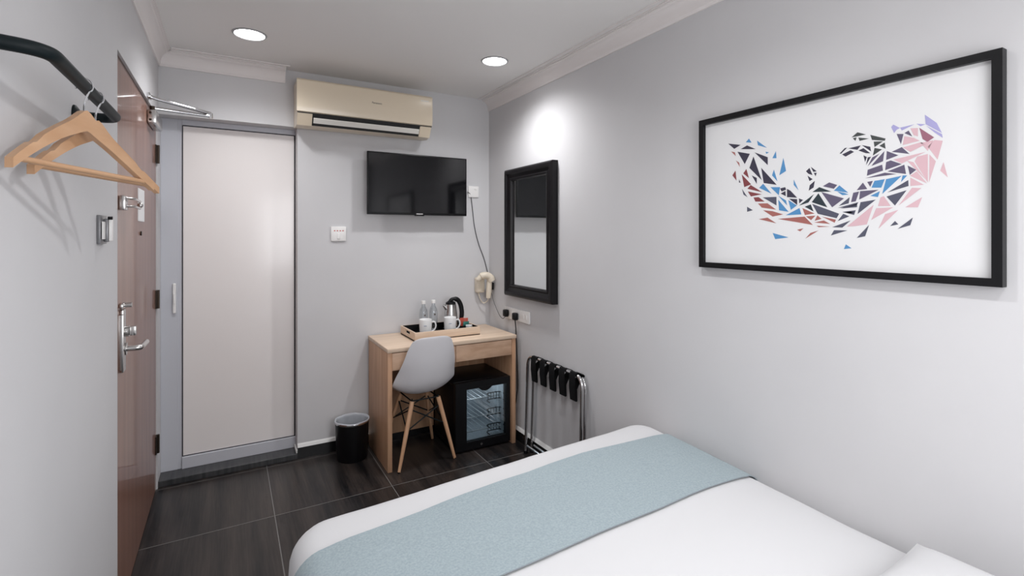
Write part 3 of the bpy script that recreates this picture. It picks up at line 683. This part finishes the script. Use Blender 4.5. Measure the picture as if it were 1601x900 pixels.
# ------------------------------------------------------------------ mirror
my0, my1, mz0, mz1 = 2.545, 3.160, 1.018, 1.918
t = thing('wall_mirror', 'tall mirror in a broad black moulded frame on the right wall above the sockets', 'mirror', (XR, (my0+my1)/2, mz0))
bm = new()
pr = [(0.0, 0.0), (0.0, 0.040), (0.012, 0.050), (0.030, 0.050), (0.038, 0.040), (0.060, 0.034), (0.068, 0.040), (0.078, 0.036), (0.082, 0.022), (0.082, 0.0)]   # (inset, stand-off)
loops = []
for ins, dp in pr:
    x = XR-0.0006-dp; loops.append([bm.verts.new(v) for v in ((x, my0+ins, mz0+ins), (x, my1-ins, mz0+ins), (x, my1-ins, mz1-ins), (x, my0+ins, mz1-ins))])
for A, B in zip(loops, loops[1:]+loops[:1]):
    for k in range(4): bm.faces.new((A[k], A[(k+1) % 4], B[(k+1) % 4], B[k]))
obj('frame', bm, M['mirror_frame'], t, smooth=False)
bm = new(); box(bm, XR-0.020, XR-0.014, my0+0.080, my1-0.080, mz0+0.080, mz1-0.080); obj('mirror_glass', bm, M['mirror'], t, smooth=False)['label'] = 'reflective glass'

# ------------------------------------------------------------------ framed print
py0, py1, pz0, pz1 = 0.489, 1.452, 1.313, 1.940
t = thing('framed_print', 'large black-framed abstract print of coloured shards on the right wall above the bed', 'picture', (XR, (py0+py1)/2, pz0))
bm = new()
pr = [(0, 0), (0, 0.030), (0.022, 0.030), (0.022, 0.0)]; loops = []
for ins, dp in pr:
    x = XR-0.0006-dp; loops.append([bm.verts.new(v) for v in ((x, py0+ins, pz0+ins), (x, py1-ins, pz0+ins), (x, py1-ins, pz1-ins), (x, py0+ins, pz1-ins))])
for A, B in zip(loops, loops[1:]+loops[:1]):
    for k in range(4): bm.faces.new((A[k], A[(k+1) % 4], B[(k+1) % 4], B[k]))
obj('frame', bm, M['pic_frame'], t, smooth=False)
PX = XR-0.014
COL = {'N': (0.042, 0.038, 0.062), 'S': (0.085, 0.088, 0.125), 'P': (0.115, 0.098, 0.155), 'B': (0.085, 0.26, 0.50), 'R': (0.22, 0.055, 0.06), 'K': (0.36, 0.13, 0.115),
       'I': (0.66, 0.44, 0.48), 'L': (0.38, 0.36, 0.62), 'G': (0.025, 0.038, 0.048), 'O': (0.055, 0.062, 0.062), 'M': (0.30, 0.12, 0.17)}
keys = list(COL)
A2 = '''N 92,122 190,132 140,163;N 190,165 240,136 308,165;B 230,112 255,82 275,114;B 318,98 396,155 325,135;B 385,185 412,190 390,202;B 438,236 466,180 470,236
B 492,370 524,232 545,335;K 115,183 145,190 152,220;K 152,253 178,270 185,305;N 165,185 262,202 222,282;N 298,190 402,228 402,290 365,255;N 290,222 258,312 355,408
R 125,370 150,332 158,412;R 210,355 235,320 255,392;R 198,362 272,440 218,462;N 276,370 316,390 316,438;N 350,310 370,430 472,444;B 450,325 435,370 478,418
N 178,400 190,428 176,425;R 268,445 242,475 360,502;B 366,435 335,468 432,514;B 422,462 498,462 488,525;N 498,472 538,462 545,482 510,496;B 605,402 643,487 605,445
S 200,475 212,520 245,542;R 245,495 355,518 270,535;R 290,543 330,540 378,575 305,575;S 362,542 470,538 470,605;N 502,512 540,492 543,533;N 552,475 580,490 632,545 552,540
N 567,552 632,556 632,602;B 484,560 565,655 490,643;B 482,528 545,566 553,606;B 562,562 630,605 582,640;K 325,590 400,588 468,638 355,622;K 365,642 440,650 522,675 440,692
S 240,615 285,642 240,655;B 542,682 650,625 665,675;K 332,712 400,700 470,745;K 480,710 690,692 755,758;K 630,795 682,783 655,808;K 695,865 735,820 800,800
B 440,820 565,855 460,868;S 895,840 920,798 1025,800;N 700,338 728,312 752,368 720,358;N 738,303 785,338 758,343;N 762,350 785,350 775,378;N 712,372 753,400 728,415
N 770,412 760,465 722,490 730,447;N 645,550 678,562 648,590;G 645,607 765,515 720,582;G 750,500 805,462 900,497;P 832,455 882,425 945,445 918,475;B 962,448 918,490 1032,506
B 945,497 1000,507 1035,520 985,525;G 745,580 798,510 868,620;P 820,500 998,550 905,620;G 690,615 738,597 760,652;S 748,592 960,670 940,705 792,670;K 672,625 768,668 692,680
K 700,690 775,684 740,720;K 790,682 822,710 768,725;K 824,692 935,716 925,740;K 765,738 840,722 890,750;K 782,763 888,770 800,775;S 955,610 1042,540 1035,588
S 968,630 1100,592 1100,618;S 1000,660 1085,645 1075,676;S 992,670 1040,690 947,728;S 905,775 1050,722 985,778'''
A3 = '''P 222,470 185,515 248,508;P 165,530 200,522 180,580 152,585;P 205,520 315,512 200,570;P 247,466 280,460 265,495;B 290,460 350,450 330,500 272,500;B 358,450 450,430 335,537
B 455,428 482,428 445,468;S 365,528 488,455 490,490;S 360,552 478,515 410,605;B 265,548 322,520 310,555;S 208,585 298,570 190,655;S 75,618 195,585 180,615
S 100,642 180,632 170,660;I 128,728 285,600 245,715 180,725;I 325,557 345,550 385,607 310,608;I 300,620 400,615 270,690;I 352,655 430,630 312,742;I 510,500 565,502 430,605
I 570,555 545,615 470,615;P 235,445 350,412 420,420;P 250,395 335,365 340,400 245,430;P 358,350 385,340 450,362 352,398;P 365,405 465,365 475,420;P 484,370 535,395 497,425
P 282,358 348,285 340,345 272,373;P 362,285 430,310 358,338;P 390,290 450,262 495,302;I 400,335 590,290 450,358;O 155,205 190,175 240,188 185,200;O 162,210 185,205 178,226
O 195,206 258,212 202,226;O 265,190 355,212 350,225 275,220;O 285,230 340,228 290,262;O 350,235 355,272 318,255;O 290,267 335,275 280,312;N 85,300 115,268 130,265 95,300
N 100,305 150,280 170,290 120,318;N 135,270 210,252 190,278;N 215,250 265,260 270,288;N 195,282 225,268 265,298 240,298;N 225,310 245,320 235,350;N 250,322 270,318 240,368
P 277,322 320,300 250,375;L 388,145 400,130 440,150 420,160 405,180;L 440,148 525,128 450,165;L 535,125 590,128 560,140;L 585,72 655,120 686,180 590,128;L 592,136 686,186 690,208 640,175
M 552,148 640,205 600,232 572,215;I 500,152 545,150 545,200 520,192;P 465,180 490,165 512,200;P 420,185 460,185 445,245;I 465,198 520,207 555,225 455,250;I 455,264 560,234 592,245 500,290
I 642,220 690,225 660,335 602,260;I 603,302 603,470 525,345 540,318;I 612,305 650,345 610,470;I 480,342 518,350 592,455 540,402;I 538,404 598,475 497,430;I 500,440 580,483 500,490
I 695,350 720,440 675,400;I 560,237 635,222 602,285;S 382,725 410,695 430,715;S 425,742 515,675 500,720;S 185,795 258,718 235,785;B 110,860 122,832 155,855'''
bm = new(); box(bm, PX, XR-0.002, py0+0.0215, py1-0.0215, pz0+0.0215, pz1-0.0215)
for src, ox, oy, sc in ((A2, 1120, 200, 5.0), (A3, 1290, 160, 3.7524)):
    for it in src.replace('\n', ';').split(';'):
        tk = it.split(); ps = [tuple(map(float, s.split(','))) for s in tk[1:]]
        vv = [bm.verts.new(pix(ox+a/sc, oy+b/sc, 0, PX-0.0004)) for a, b in ps]
        try: f = bm.faces.new(vv)
        except ValueError: continue
        f.normal_update()
        if f.normal.x > 0: f.normal_flip()
        f.material_index = 1+keys.index(tk[0])
me_mats = [M['paper']]+[mat('ink_'+n, COL[k], 0.5) for k, n in zip(keys, ['navy', 'slate', 'violet_grey', 'blue', 'maroon', 'brick', 'pink', 'lavender', 'ink_black', 'olive_grey', 'plum'])]
obj('print_sheet', bm, me_mats, t, smooth=False)['label'] = 'white sheet printed with a figure of coloured shards'

# ------------------------------------------------------------------ luggage rack folded against the wall
t = thing('luggage_rack', 'folded chrome luggage rack with black straps leaning by the right wall', 'luggage rack', (1.74, 2.55, 0))
ya, yb = 2.220, 2.800
for x0, x1, zt, dy, nm in ((1.716, 1.722, 0.655, 0.0, 'frame'), (1.757, 1.757, 0.642, 0.018, 'frame')):
    bm = new(); tube(bm, round_path([(x0, ya+dy+0.01, 0.012), (x1, ya+dy, zt), (x1, yb-dy, zt), (x0, yb+0.02-dy*0.5, 0.012)], 0.075, 10), 0.0105, 14)
    cyl(bm, (x0, ya+dy+0.02, 0.055), (x0, yb-dy, 0.055), 0.008, 12)
    fr = obj('frame', bm, M['chrome'], t)
    for yy in (ya+dy+0.01, yb+0.02-dy*0.5):
        bm = new(); cyl(bm, (x0, yy, 0.0), (x0, yy, 0.02), 0.0135, 14); obj('foot_cap', bm, M['black_plastic'], fr)
for k in range(5):
    y = 2.705-k*0.104; bm = new(); hw = 0.030
    pth = [(1.710, 0.505), (1.702, 0.58), (1.703, 0.648), (1.712, 0.6665), (1.728, 0.6670), (1.745, 0.6560), (1.760, 0.6550), (1.772, 0.645), (1.766, 0.634), (1.738, 0.612), (1.716, 0.575), (1.718, 0.508)]
    A = []
    for xx, zz in pth: A.append((bm.verts.new((xx, y-hw, zz-0.0*k)), bm.verts.new((xx, y+hw, zz-0.0*k))))
    for (a, b), (c, d) in zip(A, A[1:]+A[:1]): bm.faces.new((a, b, d, c))
    bmesh.ops.solidify(bm, geom=list(bm.faces), thickness=0.002); obj('strap', bm, M['strap'], t)

# ------------------------------------------------------------------ clothes rail and hangers on the left wall
RX_, RZ_ = -0.266, 1.764
t = thing('clothes_rail', 'curved black wall rail holding the wooden hangers on the left wall', 'clothes rail', (XL, 1.4, RZ_))
bm = new(); tube(bm, round_path([(XL+0.006, 1.700, RZ_), (RX_+0.004, 1.702, RZ_), (RX_, 1.02, RZ_), (XL+0.006, 1.02, RZ_)], 0.085, 10)[:12]+round_path([(RX_, 1.55, RZ_), (RX_, 1.125, RZ_), (XL+0.006, 1.105, RZ_)], 0.07, 10)[1:], 0.0125, 18); obj('tube', bm, M['black_metal'], t)
for y in (1.700, 1.105):
    bm = new(); tube(bm, [(XL+0.0003, y, RZ_), (XL+0.005, y, RZ_), (XL+0.012, y, RZ_)], [0.028, 0.027, 0.016], 24); obj('flange', bm, M['black_metal'], t)

def make_hanger(loc, rz, label):
    t = thing('coat_hanger', label, 'coat hanger', loc, 'wooden coat hangers on the black rail')
    # local: width along y, thickness along x, origin under the rail
    def arm_z(s): return -0.062-0.120*abs(s)**1.2          # s in -1..1 top centre line
    bm = new(); n = 40; top = []; bot = []
    for i in range(n+1):
        s = i/n*2-1; y = s*0.220; z = arm_z(s)+(0.012*math.exp(-(s*7)**2)); hh = 0.032*(1-0.45*abs(s)) + 0.012*math.exp(-(s*6)**2)
        notch = 0.006*math.exp(-((abs(s)-0.68)/0.035)**2)
        top.append((y, z-notch)); bot.append((y, z-hh))
    out = top+bot[::-1]; d = 0.0065
    prism(bm, [(-d, y, z) for y, z in out], (2*d, 0, 0))
    bmesh.ops.bevel(bm, geom=[e for e in bm.edges if abs(e.verts[0].co.x-e.verts[1].co.x) < 1e-5 and len(e.link_faces) == 2 and e.calc_face_angle(0) > 0.8], offset=0.003, segments=2, affect='EDGES')
    for v in bm.verts: v.co.x += 0.020*(abs(v.co.y)/0.220)**2    # gentle bow
    bmesh.ops.translate(bm, verts=bm.verts, vec=Vector(loc)); obj('shoulder', bm, M['hanger_wood'], t)
    L = Vector(loc)
    bm = new(); tube(bm, [L+Vector((0.015, -0.194, -0.180)), L+Vector((0.015, 0.194, -0.180))], 0.0058, 12); obj('trouser_bar', bm, M['hanger_wood'], t)
    bm = new(); pts = [(0, 0, -0.066), (0, 0, -0.040)]; R = 0.0165
    for k in range(11):
        a = math.radians(-60+k*26); pts.append((R*math.cos(a), 0, 0.0015+R*math.sin(a)))
    pts[1] = (0, 0, -0.036); tube(bm, smooth_path([L+Vector(p) for p in pts], 5), 0.0018, 8); obj('hook', bm, M['chrome'], t)
    t.rotation_euler = (0, 0, rz); return t
h1 = make_hanger((RX_, 1.362, RZ_), math.radians(-20), 'wooden coat hanger on the black rail, the nearer of the two')
dup(h1, (RX_, 1.468, RZ_), 'wooden coat hanger on the black rail, farther back towards the entrance door', math.radians(-20))

# key-card switch
t = thing('key_card_switch', 'grey key-card power switch with a white card on the left wall under the hangers', 'switch', (XL, 2.0, 1.42))
bm = new(); box(bm, XL+0.0003, XL+0.010, 1.952, 2.045, 1.422, 1.512, 0.002); obj('plate', bm, M['grey_switch'], t)
bm = new(); box(bm, XL+0.010, XL+0.021, 1.998, 2.024, 1.428, 1.502, 0.003); obj('card_pocket', bm, M['grey_switch'], t)
bm = new(); box(bm, XL+0.012, XL+0.015, 1.958, 1.996, 1.437, 1.492, 0.001); obj('side_card', bm, M['white_plastic'], t)
bm = new(); box(bm, XL+0.0215, XL+0.029, 2.001, 2.030, 1.432, 1.500, 0.002); obj('key_card', bm, M['white_plastic'], t)['label'] = 'white card'
bm = new(); cyl(bm, (XL+0.020, 2.000, 1.504), (XL+0.032, 2.000, 1.504), 0.005, 12); obj('key_ring', bm, M['black_plastic'], t)

# ------------------------------------------------------------------ tray and what stands on it
X0, X1, Y0, Y1, Z0 = 1.052, 1.525, 3.118, 3.425, DT
t = thing('serving_tray', 'pale wooden serving tray with a black lining on the desk', 'tray', ((X0+X1)/2, (Y0+Y1)/2, Z0))
bm = new()
box(bm, X0, X1, Y0, Y1, Z0, Z0+0.008)
box(bm, X0, X1, Y0, Y0+0.010, Z0, Z0+0.058, 0.002); box(bm, X0, X1, Y1-0.010, Y1, Z0, Z0+0.058, 0.002)
ym = (Y0+Y1)/2
for xa in (X0, X1-0.010):
    box(bm, xa, xa+0.010, Y0+0.010, ym-0.05, Z0, Z0+0.058); box(bm, xa, xa+0.010, ym+0.05, Y1-0.010, Z0, Z0+0.058)
    box(bm, xa, xa+0.010, ym-0.05, ym+0.05, Z0, Z0+0.026); box(bm, xa, xa+0.010, ym-0.05, ym+0.05, Z0+0.048, Z0+0.058)
obj('tray_body', bm, M['oak_top'], t)
bm = new(); box(bm, X0+0.0105, X1-0.0105, Y0+0.0105, Y1-0.0105, Z0+0.008, Z0+0.0100)
box(bm, X0+0.011, X1-0.011, Y1-0.013, Y1-0.0102, Z0+0.010, Z0+0.0585); box(bm, X1-0.013, X1-0.0102, Y0+0.011, Y1-0.013, Z0+0.010, Z0+0.025); box(bm, X1-0.013, X1-0.0102, Y0+0.011, ym-0.05, Z0+0.025, Z0+0.0585); box(bm, X1-0.013, X1-0.0102, ym+0.05, Y1-0.013, Z0+0.025, Z0+0.0585)
obj('tray_lining', bm, M['black_plastic'], t)['label'] = 'black inner lining'
ZT = Z0+0.0101
def make_mug(x, y, label):
    t = thing('mug', label, 'mug', (x, y, ZT), 'white mugs on the tray')
    bm = new(); lathe(bm, [(0, 0.0), (0.030, 0.0), (0.036, 0.006), (0.041, 0.03), (0.043, 0.075), (0.0435, 0.110), (0.0418, 0.111), (0.0400, 0.108), (0.039, 0.03), (0.030, 0.010), (0, 0.009)], (x, y, ZT), 40); b = obj('cup', bm, M['ceramic'], t)
    bm = new(); tube(bm, smooth_path([(x+0.040, y-0.004, ZT+0.088), (x+0.062, y-0.006, ZT+0.088), (x+0.071, y-0.008, ZT+0.060), (x+0.058, y-0.006, ZT+0.032), (x+0.039, y-0.004, ZT+0.026)], 6), 0.0055, 10); obj('handle', bm, M['ceramic'], t)
    bm = new(); 
    for k in range(-2, 3):
        a = math.radians(-112)+k*0.09; c = Vector((x+0.0432*math.cos(a), y+0.0432*math.sin(a), ZT+0.072)); bmesh.ops.create_icosphere(bm, subdivisions=1, radius=0.0022, matrix=Matrix.Translation(c))
    obj('printed_mark', bm, M['blue_print'], t); return t
m1 = make_mug(1.168, 3.235, 'white mug on the left half of the tray, below the bottles')
dup(m1, (1.348, 3.235, ZT), 'white mug on the middle of the tray, in front of the steel kettle')
def make_bottle(x, y, label):
    t = thing('water_bottle', label, 'bottle', (x, y, ZT), 'clear water bottles on the tray')
    bm = new(); lathe(bm, [(0, 0.0), (0.027, 0.0), (0.030, 0.006), (0.030, 0.05), (0.0285, 0.055), (0.030, 0.06), (0.030, 0.135), (0.026, 0.160), (0.014, 0.182), (0.012, 0.196), (0.012, 0.204)], (x, y, ZT), 28); b = obj('bottle_body', bm, M['glass'], t)
    bm = new(); lathe(bm, [(0, 0.200), (0.0145, 0.200), (0.0150, 0.204), (0.0145, 0.222), (0, 0.223)], (x, y, ZT), 24); obj('cap', bm, M['white_plastic'], t)['label'] = 'white screw cap'
    bm = new(); box(bm, x-0.006, x+0.006, y-0.0320, y-0.0304, ZT+0.118, ZT+0.130, 0.001); obj('printed_mark', bm, M['grey_text'], t)
    return t
b1 = make_bottle(1.192, 3.345, 'clear water bottle with a white cap, the left of the two behind the mugs')
dup(b1, (1.268, 3.352, ZT), 'clear water bottle with a white cap, the one nearer the kettle')
kx, ky = 1.398, 3.345
t = thing('electric_kettle', 'steel electric kettle with a thick black handle at the back of the tray', 'kettle', (kx, ky, ZT))
bm = new(); lathe(bm, [(0, 0), (0.056, 0), (0.058, 0.012), (0.050, 0.020), (0, 0.020)], (kx, ky, ZT), 36); obj('power_base', bm, M['black_plastic'], t)
bm = new(); lathe(bm, [(0, 0.021), (0.052, 0.021), (0.053, 0.03), (0.046, 0.12), (0.040, 0.175), (0.037, 0.185), (0, 0.186)], (kx, ky, ZT), 36)
tube(bm, [(kx-0.035, ky-0.004, ZT+0.160), (kx-0.060, ky-0.008, ZT+0.183)], [0.018, 0.008], 12); obj('jug', bm, M['steel'], t)
bm = new(); lathe(bm, [(0, 0.186), (0.037, 0.186), (0.035, 0.198), (0.020, 0.207), (0, 0.208)], (kx, ky, ZT), 30); obj('lid', bm, M['black_plastic'], t)
bm = new(); tube(bm, smooth_path([(kx-0.020, ky-0.01, ZT+0.200), (kx+0.010, ky-0.012, ZT+0.222), (kx+0.048, ky-0.014, ZT+0.215), (kx+0.072, ky-0.016, ZT+0.175), (kx+0.080, ky-0.018, ZT+0.115), (kx+0.070, ky-0.016, ZT+0.060), (kx+0.046, ky-0.010, ZT+0.045)], 6), [0.010]*3+[0.013]*6+[0.017]*18+[0.015]*6+[0.012]*4, 16); obj('handle', bm, M['black_plastic'], t)
# sachets in a little cup, creamer
def leaf(name, cx, cy, cz, w_, h, rz, tilt, m, label, cat, group=None):
    bm = new(); box(bm, -w_/2, w_/2, -0.0022, 0.0022, 0, h, 0.0018); bm.transform(Matrix.Translation((cx, cy, cz)) @ Matrix.Rotation(rz, 4, 'Z') @ Matrix.Rotation(tilt, 4, 'X'))
    tag(obj(name, bm, m), label, cat, group)
t = thing('condiment_caddy', 'small dark open holder for drink sachets beside the kettle on the tray', 'holder', (1.455, 3.235, ZT))
bm = new(); x0, x1, y0, y1 = 1.420, 1.500, 3.205, 3.268
box(bm, x0, x1, y0, y1, ZT, ZT+0.003); box(bm, x0, x1, y0, y0+0.003, ZT, ZT+0.045); box(bm, x0, x1, y1-0.003, y1, ZT, ZT+0.045); box(bm, x0, x0+0.003, y0, y1, ZT, ZT+0.045); box(bm, x1-0.003, x1, y0, y1, ZT, ZT+0.045)
obj('open_box', bm, M['black_plastic'], t)
leaf('sachet', 1.442, 3.252, ZT+0.004, 0.034, 0.092, 0.1, 0.06, M['red_packet'], 'red drink sachet standing at the left of the dark holder', 'sachet', 'drink sachets in the holder')
leaf('sachet', 1.476, 3.254, ZT+0.004, 0.034, 0.088, -0.1, 0.02, M['red_packet'], 'red drink sachet standing at the right of the dark holder', 'sachet', 'drink sachets in the holder')
leaf('sachet', 1.462, 3.222, ZT+0.004, 0.044, 0.070, 0.0, 0.10, M['green_packet'], 'dark green tea sachet in front of the red sachets', 'sachet', 'drink sachets in the holder')
bm = new(); lathe(bm, [(0, 0), (0.017, 0), (0.022, 0.052), (0.0235, 0.053), (0.0235, 0.055), (0, 0.056)], (1.462, 3.170, ZT), 24); tag(obj('creamer_pot', bm, M['ceramic']), 'little white creamer pot in front of the sachets on the tray', 'creamer pot')
leaf('sachet', 1.105, 3.19, ZT+0.004, 0.03, 0.06, 0.3, 1.45, M['blue_print'], 'small dark sachet lying at the left end of the tray', 'sachet', 'drink sachets in the holder')
